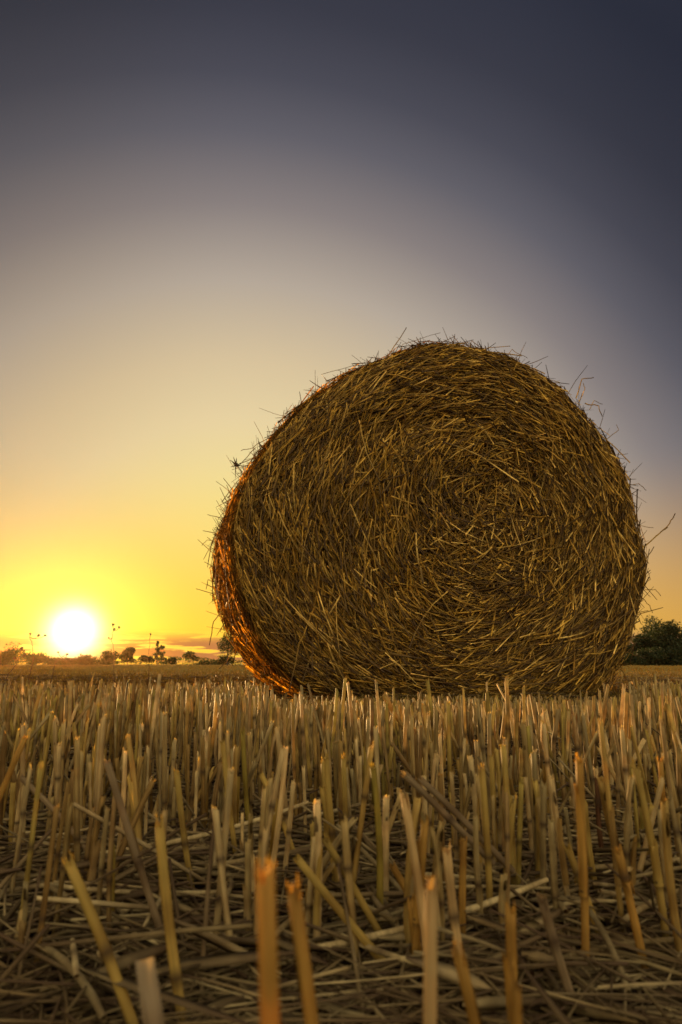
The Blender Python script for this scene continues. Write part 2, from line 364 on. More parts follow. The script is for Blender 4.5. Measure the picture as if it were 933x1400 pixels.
def stalk_bm(L, r, node=None, lean=(0, 0), k=10, rough=.004, bend=0., cut=0., fray=.0025):
    """hollow cut straw standing along +z, with a swollen node and a ragged rim"""
    zs = list(np.linspace(0, L, 9)); nz = None
    if node is not None:
        nz = node*L; zs = [z for z in zs if abs(z-nz) > .006]+[nz-.0045, nz-.0018, nz, nz+.0018, nz+.0045]
    zs = np.array(sorted(zs))
    rad = r*(1-.10*zs/L)
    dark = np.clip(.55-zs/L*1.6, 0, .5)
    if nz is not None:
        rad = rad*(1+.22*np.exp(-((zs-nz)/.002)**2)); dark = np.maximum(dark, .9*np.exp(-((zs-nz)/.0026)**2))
        rad = np.where(zs < nz, rad*.93, rad)
    ang = np.arange(k)*2*math.pi/k
    lx = lean[0]*zs+bend*np.sin(zs/L*math.pi)*L; ly = lean[1]*zs
    groove = 1+.05*np.cos(ang*3+1)
    V = np.stack([lx[:, None]+rad[:, None]*np.cos(ang)*groove, ly[:, None]+rad[:, None]*np.sin(ang)*groove, np.broadcast_to(zs[:, None], (len(zs), k))], -1)
    jag = rng.normal(size=k)*rough*.5+cut*np.cos(ang)*r
    V[-1, :, 2] += jag
    # rim and inner wall
    inn = V[-1].copy(); c = np.array([lx[-1], ly[-1]])
    inn[:, :2] = c+(inn[:, :2]-c)*.72
    i2 = inn.copy(); i2[:, 2] -= min(.018, L*.4); i2[:, 0] -= lean[0]*.018; i2[:, 1] -= lean[1]*.018
    i3 = i2.copy(); i3[:, :2] = i3[:, :2].mean(0)+(i3[:, :2]-i3[:, :2].mean(0))*.1
    VV = np.concatenate([V, inn[None], i2[None], i3[None]]); m = len(VV)
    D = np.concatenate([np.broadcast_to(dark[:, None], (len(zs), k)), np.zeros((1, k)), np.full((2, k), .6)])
    i = np.arange(m-1)[:, None]*k; a = np.arange(k)[None]; b = (a+1) % k
    Q = np.stack(np.broadcast_arrays(i+a, i+b, i+k+b, i+k+a), -1).reshape(-1, 4)
    VV = VV.reshape(-1, 3); D = D.reshape(-1)
    if fray > 0:      # torn fibres standing round the cut
        top = V[-1]; nf_ = k+6; an = rng.uniform(0, 6.28, nf_); cen = top.mean(0)
        hF = rng.uniform(.25, 1, nf_)**1.5*fray; wd_ = r*rng.uniform(.12, .3, nf_)
        tdir = np.stack([-np.sin(an), np.cos(an), 0*an], -1); rdir = np.stack([np.cos(an), np.sin(an), 0*an], -1)
        ib = np.round(an/(2*math.pi)*k).astype(int) % k
        b0 = cen+rdir*r*.86; b0[:, 2] = top[ib, 2]-.0006
        tp = b0+rdir*(hF*rng.uniform(-.1, .5, nf_))[:, None]; tp[:, 2] += hF
        F = np.stack([b0-tdir*wd_[:, None], b0+tdir*wd_[:, None], tp+tdir*wd_[:, None]*.25, tp-tdir*wd_[:, None]*.25], 1).reshape(-1, 3)
        Q = np.concatenate([Q, np.arange(4*nf_).reshape(-1, 4)+len(VV)]); VV = np.concatenate([VV, F]); D = np.concatenate([D, np.zeros(4*nf_)])
    return VV, Q, D
def sheath_bm(L, r, z0, z1, lean=(0, 0), bend=0., turn=0., wrap=4.0, flare=.5):
    """dry leaf sheath wrapped round the stalk, peeling away at its top"""
    k = 9; zs = np.linspace(z0, z1, 8); t = np.linspace(0, 1, 8)
    rad = r*(1.12+flare*t**3); w = wrap*(1-.55*t**2)
    ang = turn+np.linspace(-.5, .5, k)[None]*w[:, None]
    lx = lean[0]*zs+bend*np.sin(zs/L*math.pi)*L; ly = lean[1]*zs
    V = np.stack([lx[:, None]+rad[:, None]*np.cos(ang), ly[:, None]+rad[:, None]*np.sin(ang), zs[:, None]+0*ang], -1)
    V[-1, :, 2] += rng.normal(size=k)*.002-abs(np.linspace(-1, 1, k))*.004
    i = np.arange(7)[:, None]*k; a = np.arange(k-1)[None]
    Q = np.stack(np.broadcast_arrays(i+a, i+a+1, i+k+a+1, i+k+a), -1).reshape(-1, 4)
    return V.reshape(-1, 3), Q, np.zeros(V.shape[0]*k)

# the big near ones, measured in the photo: top pixel, lower pixel, width there, node, tone, extras, label
H = [
 ((363,1188),(371,1395),33,.62,'o',dict(rough=.0024),'thick blurred cut straw stalk with frayed orange tip and dark node, nearest the camera'),
 ((402,1222),(419,1395),24,None,'o',dict(rough=.0022),'blurred orange-brown straw stalk with frayed tip just right of the thickest stalk'),
 ((95,1180),(182,1390),16,.55,'y',dict(cut=.4),'yellow straw stalk with orange cut end and dark node leaning left in lower left corner'),
 ((218,1127),(254,1395),15,.3,'y',dict(),'tall thick straw stalk with orange cut top left of the thickest blurred stalk'),
 ((242,1056),(290,1395),9,.45,'y',dict(),'long slim yellow straw stalk with a kinked node rising beside the thick left stalk'),
 ((147,1042),(250,1340),11,.5,'g',dict(),'long greyish straw stalk slanting down to the right behind the thick left stalk'),
 ((407,1174),(492,1268),12,None,'y',dict(rough=.001),'smooth round-ended pale straw stalk slanting right above the blurred pair of stalks'),
 ((358,1060),(434,1240),8,.55,'y',dict(),'slim pale straw stalk slanting right beneath the left side of the bale'),
 ((446,1150),(560,1330),11,.8,'y',dict(),'long straw stalk slanting to the right with orange rounded tip below the bale'),
 ((510,1048),(518,1290),10,None,'v',dict(),'straight greenish yellow straw stalk standing alone below the middle of the bale'),
 ((555,1102),(572,1215),13,None,'p',dict(rough=.009),'pale straw stalk with torn two-pronged top below the middle of the bale'),
 ((581,1125),(572,1240),12,.4,'o',dict(sh=1),'short orange straw stalk touching a paler twin below the bale'),
 ((574,1155),(570,1395),10,None,'o',dict(),'dull orange straw stalk right behind the pinkish thick stalk'),
 ((611,1162),(634,1330),14,.58,'p',dict(cut=.3),'straw stalk with bright yellow tip and grey knotted middle right of the pinkish thick stalk'),
 ((634,1150),(632,1300),11,None,'o',dict(),'straight straw stalk standing just behind the yellow-tipped knotted stalk'),
 ((645,1182),(640,1290),6,None,'p',dict(),'thin pale straw stalk standing close to the right of the knotted stalk'),
 ((590,1212),(589,1395),23,None,'p',dict(rough=.002),'thick pinkish pale straw stalk cut square in the lower middle foreground'),
 ((627,1302),(655,1395),21,.4,'o',dict(rough=.006),'short thick orange straw stalk with torn hooked tip at the bottom edge'),
 ((698,1241),(706,1395),17,None,'o',dict(sh=1),'dark orange straw stalk rising behind a shorter torn stump at the bottom edge'),
 ((704,1336),(706,1399),21,None,'o',dict(rough=.007),'shortest torn orange straw stump at the bottom edge'),
 ((742,1232),(795,1395),15,.7,'g',dict(rough=.003),'thick greyish brown straw stalk leaning left in the lower right'),
 ((776,1158),(862,1385),11,.75,'y',dict(sh=1),'straw stalk with a swollen peeling leaf sheath leaning left in the lower right'),
 ((792,1042),(800,1330),12,.42,'o',dict(sh=2),'tall bright orange straw stalk with split collar below the right side of the bale'),
 ((799,1095),(822,1260),9,None,'y',dict(),'straw stalk close behind the tall bright orange stalk'),
 ((817,1063),(834,1270),8,.75,'d',dict(),'thin dark brown straw stalk with a pale tip right of the tall bright orange stalk'),
 ((845,1162),(898,1385),13,.8,'o',dict(),'reddish brown straw stalk leaning left near the lower right corner'),
 ((869,1048),(906,1262),11,.4,'y',dict(sh=1),'tall straw stalk leaning left between the dark brown stalk and the right edge'),
 ((903,1040),(922,1230),8,.5,'o',dict(),'slim straw stalk with an orange lit edge by the right edge'),
 ((536,1182),(566,1232),11,None,'o',dict(),'short rounded straw stalk slanting left of the dull orange stalk'),
 ((562,1230),(576,1310),13,None,'o',dict(rough=.003),'short brown broken straw stalk beside the top of the pinkish thick stalk'),
 ((659,1052),(672,1300),10,.45,'y',dict(),'tall grey-yellow straw stalk in a pair under the right half of the bale'),
 ((672,1034),(680,1230),8,.5,'y',dict(),'taller and slimmer straw stalk of the pair under the right half of the bale'),
 ((691,1012),(690,1120),8,None,'p',dict(),'straight pale straw stalk standing above the pair under the bale'),
 ((702,1095),(686,1260),10,.4,'y',dict(rough=.006),'straw stalk with curled torn tip leaning right under the bale'),
 ((555,1060),(664,1170),10,.5,'g',dict(),'fallen greyish straw stalk propped at a slant under the bale, upper of two'),
 ((576,1066),(690,1180),10,.4,'g',dict(),'fallen greyish straw stalk propped at a slant under the bale, lower of two'),
 ((441,1078),(460,1212),9,None,'y',dict(),'upright straw stalk with orange tip just below the bale, left of a taller pair'),
 ((446,1036),(462,1190),9,.5,'y',dict(),'taller left straw stalk of an upright pair below the bale'),
 ((470,1036),(477,1180),8,.5,'y',dict(),'taller right straw stalk of an upright pair below the bale'),
 ((305,1016),(328,1200),8,.6,'y',dict(),'tall yellow straw stalk standing under the lit left edge of the bale'),
 ((332,1000),(345,1190),7,None,'v',dict(),'greenish straw stalk beside the tall yellow stalk under the left edge of the bale'),
 ((30,1064),(150,1195),8,.5,'g',dict(),'long straw stalk fallen at a slant near the left edge'),
 ((35,1008),(25,1030),9,None,'o',dict(),'short orange straw stub catching light near the left edge'),
 ((197,1312),(210,1399),22,None,'w',dict(flat=1),'flat pale grey dry leaf blade standing upright in the lower left'),
 ((545,1100),(490,1182),0,None,'s',dict(),''),
]
TONES = {'o': (.34, .205, .042), 'y': (.36, .265, .065), 'g': (.22, .165, .085), 'p': (.42, .31, .13), 'v': (.25, .20, .035), 'd': (.10, .048, .02), 'w': (.30, .25, .16)}
TM = {k_: straw_mat('stalk_tone_'+k_, [tuple(x*.85 for x in v), tuple(min(1, x*1.12) for x in v)], 'object', .38, tcol=(1., .82, .32), streak=60) for k_, v in TONES.items()}
n_hero = 0; hero_xy = []
for (tp, lp, w, node, tone, ex, label) in H:
    if not label: continue
    dia = .0042 if w > 12 else .0039
    depth = dia*FPX/w
    r = ray(*tp); ytop = r[1]*depth
    A = at_y(*tp, ytop); A[2] = max(A[2], .012)
    slant = abs(tp[0]-lp[0])/max(1, lp[1]-tp[1])
    # the base stands on the ground: carry the seen direction down to z = 0
    Bp = at_y(*lp, ytop)
    dv = (Bp-A)/np.linalg.norm(Bp-A)
    t = A[2]/max(-dv[2], .12)
    t = min(t, .2)
    if label.startswith('fallen'): t = np.linalg.norm(Bp-A)*1.1
    base = A+dv*t
    if not label.startswith('fallen'): base[2] = float(ground_z(base[0], base[1]))-.004
    L = np.linalg.norm(A-base); ax = (A-base)/L
    rot = Vector((0, 0, 1)).rotation_difference(Vector(ax))
    b = MB()
    if ex.get('flat'):
        zs = np.linspace(0, L, 8); V = np.stack([np.stack([s_*.0032*(1-.2*zs/L), .0008*np.sin(zs*60)+abs(s_)*.001, zs], -1) for s_ in (-1, -.4, .4, 1)], 1)
        i = np.arange(7)[:, None]*4; a = np.arange(3)[None]
        b.add(V.reshape(-1, 3), np.stack(np.broadcast_arrays(i+a, i+a+1, i+5+a, i+4+a), -1).reshape(-1, 4))
        o = b.build('dry_leaf', TM[tone]); cat = 'leaf'
    else:
        bend = rng.normal()*.012
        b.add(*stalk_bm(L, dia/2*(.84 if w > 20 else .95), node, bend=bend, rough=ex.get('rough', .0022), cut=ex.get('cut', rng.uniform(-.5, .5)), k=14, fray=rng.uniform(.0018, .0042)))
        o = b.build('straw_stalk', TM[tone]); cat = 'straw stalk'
        if ex.get('sh') or (node and rng.random() < .35):
            z1 = L*(.92 if ex.get('sh') == 2 else rng.uniform(.6, .8)); s2 = MB()
            s2.add(*sheath_bm(L, dia/2, L*(node or .35)*.95, z1, bend=bend, turn=rng.uniform(0, 6.28), flare=.3))
            sh = s2.build('leaf_sheath', TM['g' if tone in 'gd' else tone], o)
    o.rotation_mode = 'QUATERNION'; o.rotation_quaternion = rot; o.location = base
    tag(o, label, cat, 'straw stalks cut in the foreground')
    n_hero += 1; hero_xy.append(base[:2])
hero_xy = np.array(hero_xy)

# the mass of the stubble: positions on drill rows
def rows(y0, y1, sp, step, xk=.62, ang=R(4)):
    xs = []; ys = []
    y = y0
    while y < y1:
        half = xk*(y+.35)+.12
        x = np.arange(-half, half, step); x = x+rng.normal(size=len(x))*step*.9
        keep = rng.random(len(x)) < np.clip(.68+.5*fnoise(x, np.full(len(x), y), 16, int(y*97)), .12, 1)
        x = x[keep]
        xs.append(x); ys.append(y+x*math.tan(ang)+rng.normal(size=len(x))*.016+.01*np.sin(x*7)); y += sp*rng.uniform(.92, 1.08)
    return np.concatenate(xs), np.concatenate(ys)
xa, ya = rows(.56, 2.45, .078, .0052)
xb, yb = rows(2.45, 6.0, .12, .016)
xd, yd = rows(6.0, 11.0, .16, .03)
ns = 300; yc = rng.uniform(.33, .72, ns); xc = rng.uniform(-.66, .66, ns)*yc
sx = np.concatenate([xc, xa, xb, xd]); sy = np.concatenate([yc, ya, yb, yd])
ok = ~in_bale(sx, sy) & ((sy > .33))
dd = np.hypot(sx[:, None]-hero_xy[None, :, 0], sy[:, None]-hero_xy[None, :, 1]).min(1)
ok &= dd > .008
sx, sy = sx[ok], sy[ok]; n = len(sx)
hh = rng.normal(.099, .010, n)*np.where(sy < .68, rng.uniform(.45, .95, n), 1)
hh *= np.clip(1-.10*np.clip(-sx/sy*1.8, 0, 1), .8, 1)              # a little shorter towards the left
hh *= np.clip(1.06-.26*np.clip(sy-1.3, 0, 6), .36, 1.06)
fb = 466.5+FPX*sx/sy; cslope = np.where((fb > 375) & (fb < 850), .053+rng.normal(size=n)*.0055, .036+rng.normal(size=n)*.010)
hh = np.where(sy > .75, np.minimum(hh, np.maximum(CAMH-sy*cslope, .018)), hh)
brk = rng.random(n) < .10; hh[brk] *= rng.uniform(.35, .8, brk.sum())
lean = rng.normal(size=(n, 2))*np.where(rng.random(n) < .17, .34, .06)[:, None]
rad = rng.uniform(.0012, .0022, n)*np.clip(.9+.1*sy, .9, 1.4)
gz = ground_z(sx, sy)
pix, dep = project(np.stack([sx, sy, hh], -1))
inview = (pix[:, 0] > 4) & (pix[:, 0] < 929) & (pix[:, 1] < 1398)
order = np.argsort(np.where(inview, sy, 99))
near = order[:296-n_hero]
# individuals: a few master stalks, copied
masters = []
for v in range(18):
    L = .10; b = MB()
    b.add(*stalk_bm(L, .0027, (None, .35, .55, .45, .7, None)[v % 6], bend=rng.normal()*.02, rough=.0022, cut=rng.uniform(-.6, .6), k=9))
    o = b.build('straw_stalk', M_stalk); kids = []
    if v % 3 == 0:
        s2 = MB(); s2.add(*sheath_bm(L, .0027, L*.25, L*rng.uniform(.5, .8), turn=rng.uniform(0, 6.28)))
        kids.append(s2.build('leaf_sheath', M_stalk, o))
    masters.append([o, kids, False])
def zone(x):
    return ('below the setting sun' if x < 160 else 'left of the bale' if x < 330 else "below the bale's left part" if x < 520 else
            "below the bale's middle" if x < 690 else "below the bale's right part" if x < 830 else 'by the right edge')
for q in near:
    v = rng.integers(len(masters)); o, kids, used = masters[v]
    if used:
        c = o.copy(); COL.objects.link(c)
        for kd in kids:
            k2 = kd.copy(); COL.objects.link(k2); k2.parent = c
    else:
        c = o; masters[v][2] = True
    s_ = hh[q]/.10
    ax = Vector((lean[q, 0], lean[q, 1], 1)).normalized()
    c.rotation_mode = 'QUATERNION'
    c.rotation_quaternion = Vector((0, 0, 1)).rotation_difference(ax) @ Matrix.Rotation(rng.uniform(0, 6.28), 3, 'Z').to_quaternion()
    c.location = (sx[q], sy[q], gz[q]-.003); wr = rad[q]/.0027; c.scale = (wr, wr, s_)
    ln = 'leaning left' if lean[q, 0] < -.11 else 'leaning right' if lean[q, 0] > .11 else 'upright'
    ht = 'short' if hh[q] < .062 else 'tall' if hh[q] > .096 else 'medium'
    wd = 'thin' if rad[q] < .0017 else 'thick'
    tag(c, f'{ht} {wd} cut straw stalk {ln} in the stubble {zone(pix[q,0])}',
        'straw stalk', 'straw stalks cut in the foreground')
for o, kids, used in masters:
    if not used:
        for kd in kids: bpy.data.objects.remove(kd)
        bpy.data.objects.remove(o)
rest = np.setdiff1d(np.arange(n), near)
x, y, h_, ln, rd, z0 = sx[rest], sy[rest], hh[rest], lean[rest], rad[rest], gz[rest]
nf = rng.uniform(.3, .75, len(rest))
ts = np.stack([np.zeros(len(rest)), nf-.06, nf, nf+.06, np.ones(len(rest)), np.ones(len(rest))+1e-3, np.ones(len(rest))-.08], -1)
bd = rng.normal(size=(len(rest), 2))*.03
P = np.stack([x[:, None]+ln[:, :1]*h_[:, None]*ts+bd[:, :1]*h_[:, None]*np.sin(ts*3.1), y[:, None]+ln[:, 1:]*h_[:, None]*ts+bd[:, 1:]*h_[:, None]*np.sin(ts*3.1), z0[:, None]-.003+h_[:, None]*ts], -1)
has = (rng.random(len(rest)) < .55)
rm = rd[:, None]*np.array([1, .96, 1, 1, .9, .62, .55])[None]; rm[:, 2] *= np.where(has, 1.2, 1)
st = MB()
# frame from the straight main axis so that the cut rim turns inwards cleanly
def tubes_axis(P, rad, k, dark):
    n, m, _ = P.shape; T = norm(P[:, 4]-P[:, 0])
    ref = norm(np.stack([np.cos(rng.uniform(0, 6.28, n)), np.sin(rng.uniform(0, 6.28, n)), np.zeros(n)], -1))
    N = norm(np.cross(T, ref)); B = np.cross(T, N)
    ang = np.arange(k)*2*math.pi/k
    V = P[:, :, None]+rad[:, :, None, None]*(N[:, None, None]*np.cos(ang)[None, None, :, None]+B[:, None, None]*np.sin(ang)[None, None, :, None])
    jag = rng.normal(size=(n, 1, k))*.0012+rng.normal(size=(n, 1, 1))*np.cos(ang)[None, None]*.0012
    V[:, 4:6, :, 2] += jag
    i = np.arange(n)[:, None, None]*m*k; j = np.arange(m-1)[None, :, None]*k; a = np.arange(k)[None, None]; b = (a+1) % k
    Q = np.stack(np.broadcast_arrays(i+j+a, i+j+b, i+j+k+b, i+j+k+a), -1).reshape(-1, 4)
    D = np.broadcast_to(dark[:, :, None], (n, m, k)).reshape(-1)
    return V.reshape(-1, 3), Q, D
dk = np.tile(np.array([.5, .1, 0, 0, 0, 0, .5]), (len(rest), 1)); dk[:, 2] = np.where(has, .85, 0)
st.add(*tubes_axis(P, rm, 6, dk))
sob = st.build('stubble', M_stub); tag(sob, 'dense mass of cut straw stubble reaching back past the bale', 'stubble', kind='stuff')

# ------------------------------------------------------------------ litter on the ground
def litter_pts(n, y0, y1, xk=.62, zmax=.016, L0=.05, L1=.17, pw=1.0, tilt=.03):
    m = 5
    y = y0+(y1-y0)*rng.random(n)**pw; x = rng.uniform(-1, 1, n)*(xk*(y+.25)+.05)
    L = rng.uniform(L0, L1, n); a = rng.uniform(0, math.pi, n)
    a = np.where(rng.random(n) < .4, rng.normal(size=n)*.7, a)
    s = np.linspace(-.5, .5, m)[None]*L[:, None]
    kp = rng.normal(size=n)*.9
    px_ = x[:, None]+np.cos(a)[:, None]*s-np.sin(a)[:, None]*kp[:, None]*s**2
    py_ = y[:, None]+np.sin(a)[:, None]*s+np.cos(a)[:, None]*kp[:, None]*s**2
    h = zmax*rng.random(n)**1.6*np.clip(.5+.9*fnoise(x, y, 14, 21)+.4, .25, 1.6)
    tl = rng.normal(size=n)*tilt
    z = ground_z(px_, py_)+.002+h[:, None]+tl[:, None]*s-rng.uniform(0, .6, n)[:, None]*s**2
    z = np.maximum(z, ground_z(px_, py_)+.0015)
    return np.stack([px_, py_, z], -1), L
lt = MB()
for n_, y0, y1, zm, rr0 in ((4200, .24, .75, .012, (.0006, .0013)), (4600, .7, 2.4, .014, (.0009, .0019)), (5000, 2.2, 7, .03, (.0015, .0028)), (4500, .2, .8, .007, (.0004, .0008))):
    thin = rr0[1] <= .001
    P, L = litter_pts(n_, y0, y1, zmax=zm, L0=.015 if thin else .03, L1=.07 if thin else .15)
    keep = ~in_bale(P[:, 2, 0], P[:, 2, 1], -.05); P = P[keep]
    lt.add(*tubes(P, (rng.uniform(*rr0, len(P))*np.clip(P[:, 2, 1]/.5, .6, 1))[:, None]*np.array([.85, 1, 1, 1, .8])[None], 5, flat=.8))
# straws propped up on the others
P, L = litter_pts(520, .28, .95, zmax=.02, L0=.04, L1=.13, tilt=.38)
lt.add(*tubes(P, rng.uniform(.0006, .0014, len(P))[:, None]*np.array([.9, 1, 1, 1, .8])[None], 5, flat=.8))
# flat leaf scraps
P, L = litter_pts(900, .18, 1.1, zmax=.022, L0=.02, L1=.07, tilt=.25)
lt.add(*tubes(P, rng.uniform(.0015, .003, len(P))[:, None]*np.array([.3, 1, 1, .8, .2])[None], 4, flat=.12))
lo = lt.build('straw_litter', M_litter); tag(lo, 'matted grey-brown straw litter covering the soil between the stalks', 'straw litter', kind='stuff')

# the largest fallen straws: individuals
def fallen_master():
    b = MB(); L = .16; m = 7
    s = np.linspace(-.5, .5, m)*L; kp = rng.normal()*.45
    P = np.stack([s, kp*s**2, rng.normal()*.3*s**2+0*s], -1)
    V, Q, t = tubes(P[None], np.full((1, m), .0014)*np.array([.85, 1, 1, 1.02, 1, .95, .8]), 8)
    D = np.zeros(len(V)); 
    if rng.random() < .6: D[3*8:4*8] = .8
    b.add(V, Q, D)
    return b.build('fallen_straw', M_fallen)
fm = [[fallen_master(), False] for _ in range(12)]
cand = []
while len(cand) < 90:
    y = rng.uniform(.30, .78); x = rng.uniform(-1, 1)*(.5*y+.05)
    p, d_ = project(np.array([x, y, .015]))
    if 10 < p[0] < 920 and 1080 < p[1] < 1395: cand.append((x, y, p))
for x, y, p in sorted(cand, key=lambda c: c[1]):
    k_ = rng.integers(len(fm)); o, used = fm[k_]
    if used: c = o.copy(); COL.objects.link(c)
    else: c = o; fm[k_][1] = True
    ang = rng.normal()*.5 if rng.random() < .35 else rng.uniform(-1.57, 1.57)
    tl = rng.normal()*.06
    c.rotation_euler = (rng.uniform(0, 6.28), tl, ang); sc = rng.uniform(.7, 1.15)
    c.scale = (sc*rng.uniform(.3, .85), sc, sc)
    c.location = (x, y, float(ground_z(x, y))+.006+abs(tl)*.04+rng.uniform(0, .006))
    vx = 'lower left' if p[0] < 310 and p[1] > 1240 else 'lower right' if p[0] > 620 and p[1] > 1240 else 'lower middle' if p[1] > 1240 else 'left' if p[0] < 310 else 'right' if p[0] > 620 else 'middle'
    dr = 'sideways' if abs(ang) < .45 else 'slanting away to the right' if ang > 0 else 'slanting away to the left'
    tag(c, f'loose fallen straw lying {dr} on litter, {vx} foreground', 'fallen straw', 'fallen straws lying on the litter')
for o, used in fm:
    if not used: bpy.data.objects.remove(o)

# ------------------------------------------------------------------ dry grass of the field beyond
def blades(n, y0, y1, h0, h1, w, xk=.66, pw=2.):
    y = y0*(y1/y0)**(rng.random(n)); x = rng.uniform(-1, 1, n)*(xk*y+.5)
    ok = ~in_bale(x, y, .05); x, y = x[ok], y[ok]; n = len(x)
    pat = .75+.5*fnoise(x, y*.6, .9, 31)
    h = rng.uniform(h0, h1, n)*np.clip(pat, .4, 1.3); s = np.linspace(0, 1, 4)
    d = rng.normal(size=(n, 2))*.35
    P = np.stack([x[:, None]+d[:, :1]*h[:, None]*s**2, y[:, None]+d[:, 1:]*h[:, None]*s**2, h[:, None]*s+0*x[:, None]], -1)
    return tubes(P, (w*np.sqrt(y/y0))[:, None]*np.array([1, .9, .6, .15])[None], 3)
gb = MB()
gb.add(*blades(26000, 4.5, 90, .03, .075, .0022))
gb.add(*blades(15000, 1.7, 4.8, .025, .06, .0011))
M_grass.node_tree.nodes['Principled BSDF'].inputs['Specular IOR Level'].default_value = 0
go = gb.build('grass', M_grass); tag(go, 'dry yellow-green grass of the field stretching to the trees', 'grass', kind='stuff')

# ------------------------------------------------------------------ dry weeds standing in the stubble at the left
def weed(stem_px, y, heads, label, r=.0016, twigs=()):
    pts = np.array([at_y(px, py, y) for px, py in stem_px]); pts[0, 2] = 0
    root = empty('dry_weed', tuple(pts[0])); tag(root, label, 'weed', 'dry weeds before the sunset')
    P = pts-pts[0]
    t = np.linspace(0, len(P)-1, 4*(len(P)-1)+1)
    Pr = np.stack([np.interp(t, np.arange(len(P)), P[:, q]) for q in range(3)], -1); Pr += rng.normal(size=Pr.shape)*.002; Pr[0] = 0
    b = MB(); b.add(*tubes(Pr[None], r*np.linspace(1, .5, len(Pr))[None], 5))
    for hx, hy, rad_ in heads:
        hp = at_y(hx, hy, y)-pts[0]
        j = np.argmin(np.linalg.norm(Pr-hp, axis=1)-Pr[:, 2]*.2); j = max(0, min(j, len(Pr)-2))
        s = np.linspace(0, 1, 5); tw = Pr[j]+(hp-Pr[j])*s[:, None]; tw[:, 2] -= .01*np.sin(s*3.1)
        b.add(*tubes(tw[None], np.full((1, 5), r*.6), 4))
    b.build('stem', M_weed, root)
    for hx, hy, rad_ in heads:
        hp = at_y(hx, hy, y)-pts[0]; h = MB(); nb = 14
        d = norm(rng.normal(size=(nb, 3))+[0, 0, .5]); s = np.linspace(0, 1, 4)
        h.add(*tubes(hp+d[:, None]*s[None, :, None]*rad_, np.full((nb, 4), rad_*.35)*np.array([1.2, 1, .7, .3]), 4))
        h.build('seed_head', M_weed, root)
weed([(157, 925), (156, 895), (153, 875), (155, 856)], 3.2, [(155, 854, .008), (163, 858, .007), (157, 860, .006), (149, 872, .005)], 'tall thin dry weed with small seed heads just right of the setting sun')
weed([(205, 925), (203, 895), (206, 868)], 3.6, [(206, 867, .006)], 'single thin dry weed stem before the tall shrub right of the sun')
weed([(-4, 945), (12, 922), (24, 905), (30, 890)], 2.4, [(30, 887, .008), (20, 900, .006), (34, 896, .006)], 'bent dry weed with seed heads leaning in at the left edge')
weed([(38, 925), (46, 900), (44, 880), (42, 868)], 2.9, [(42, 867, .007), (53, 869, .007), (62, 869, .006)], 'dry weed with three seed heads just left of the setting sun')
weed([(70, 925), (76, 905), (90, 896)], 2.6, [(92, 895, .006), (80, 892, .005)], 'low dry weed right under the setting sun')

# ------------------------------------------------------------------ trees and bushes on the horizon
def crown(mbd, c, rx, ry, rz, n, leaf, clumps=9, gap=.0):
    cc = rng.normal(size=(clumps, 3)); cc = norm(cc)*rng.uniform(.25, .85, clumps)[:, None]
    cs = rng.uniform(.28, .5, clumps)
    j = rng.integers(clumps, size=n)
    p = cc[j]+norm(rng.normal(size=(n, 3)))*(cs[j]*rng.random(n)**.45)[:, None]
    p = p*np.array([rx, ry, rz])+c
    u = norm(rng.normal(size=(n, 3))); v = norm(np.cross(u, rng.normal(size=(n, 3))))
    s = leaf*rng.uniform(.6, 1.4, n)[:, None]
    V = np.stack([p-u*s, p-v*s*.5, p+u*s, p+v*s*.5], 1).reshape(-1, 3)
    mbd.add(V, np.arange(4*n).reshape(-1, 4))
def tree(name, px, base_py, top_py, half_px, dist, label, cat='tree', shape='round', leaves=1500, mat=M_leaf, group='trees along the horizon', trunk_frac=.35):
    b0 = at_y(px, 909, dist); x0 = b0[0]
    k = dist/FPX*1.02; Ht = (909-top_py)*k; rx = half_px*k
    root = empty(name, (x0, dist, 0)); tag(root, label, cat, group)
    t = MB()
    s = np.linspace(0, 1, 6); top = Ht*.8
    P = np.stack([rng.normal(size=6)*.03*Ht*s, rng.normal(size=6)*.03*Ht*s, s*top], -1)
    t.add(*tubes(P[None], (Ht*.028*(1-.8*s))[None], 6))
    nl = 9
    for _ in range(nl):
        z = rng.uniform(.25, .75); a = rng.uniform(0, 6.28); p0 = np.array([np.interp(z, s, P[:, 0]), np.interp(z, s, P[:, 1]), z*top])
        d = np.array([math.cos(a)*rx*.75, math.sin(a)*rx*.75, Ht*rng.uniform(.12, .3)])
        q = np.linspace(0, 1, 5)[:, None]; t.add(*tubes((p0+d*q+np.array([0, 0, .04*Ht])*np.sin(q*3.1))[None], (Ht*.010*(1-.75*q[:, 0]))[None], 4))
    t.build('trunk', M_bark, root)
    c = MB(); leaf = max(.05, dist*.0016)
    if shape == 'round': crown(c, np.array([0, 0, Ht*.58]), rx, rx, Ht*.46, leaves, leaf, 12)
    elif shape == 'bush': crown(c, np.array([0, 0, Ht*.42]), rx*1.05, rx*.8, Ht*.60, leaves, leaf, 26); 
    elif shape == 'spire':
        for q in range(7): crown(c, np.array([rng.normal()*rx*.35, rng.normal()*rx*.35, Ht*(.2+.11*q)]), rx*(.75-.08*q), rx*(.75-.08*q), Ht*.14, leaves//7, leaf, 5)
    elif shape == 'sparse': crown(c, np.array([0, 0, Ht*.62]), rx, rx, Ht*.42, leaves, leaf*.8, 16)
    V = np.concatenate(c.V); V[:, 2] = np.maximum(V[:, 2], .05); c.V = [V]; 
    Q = np.concatenate([q for q in c.Q]); c.Q = [Q]; c.A = [np.zeros(len(V))]
    c.build('crown', mat, root)
    return root
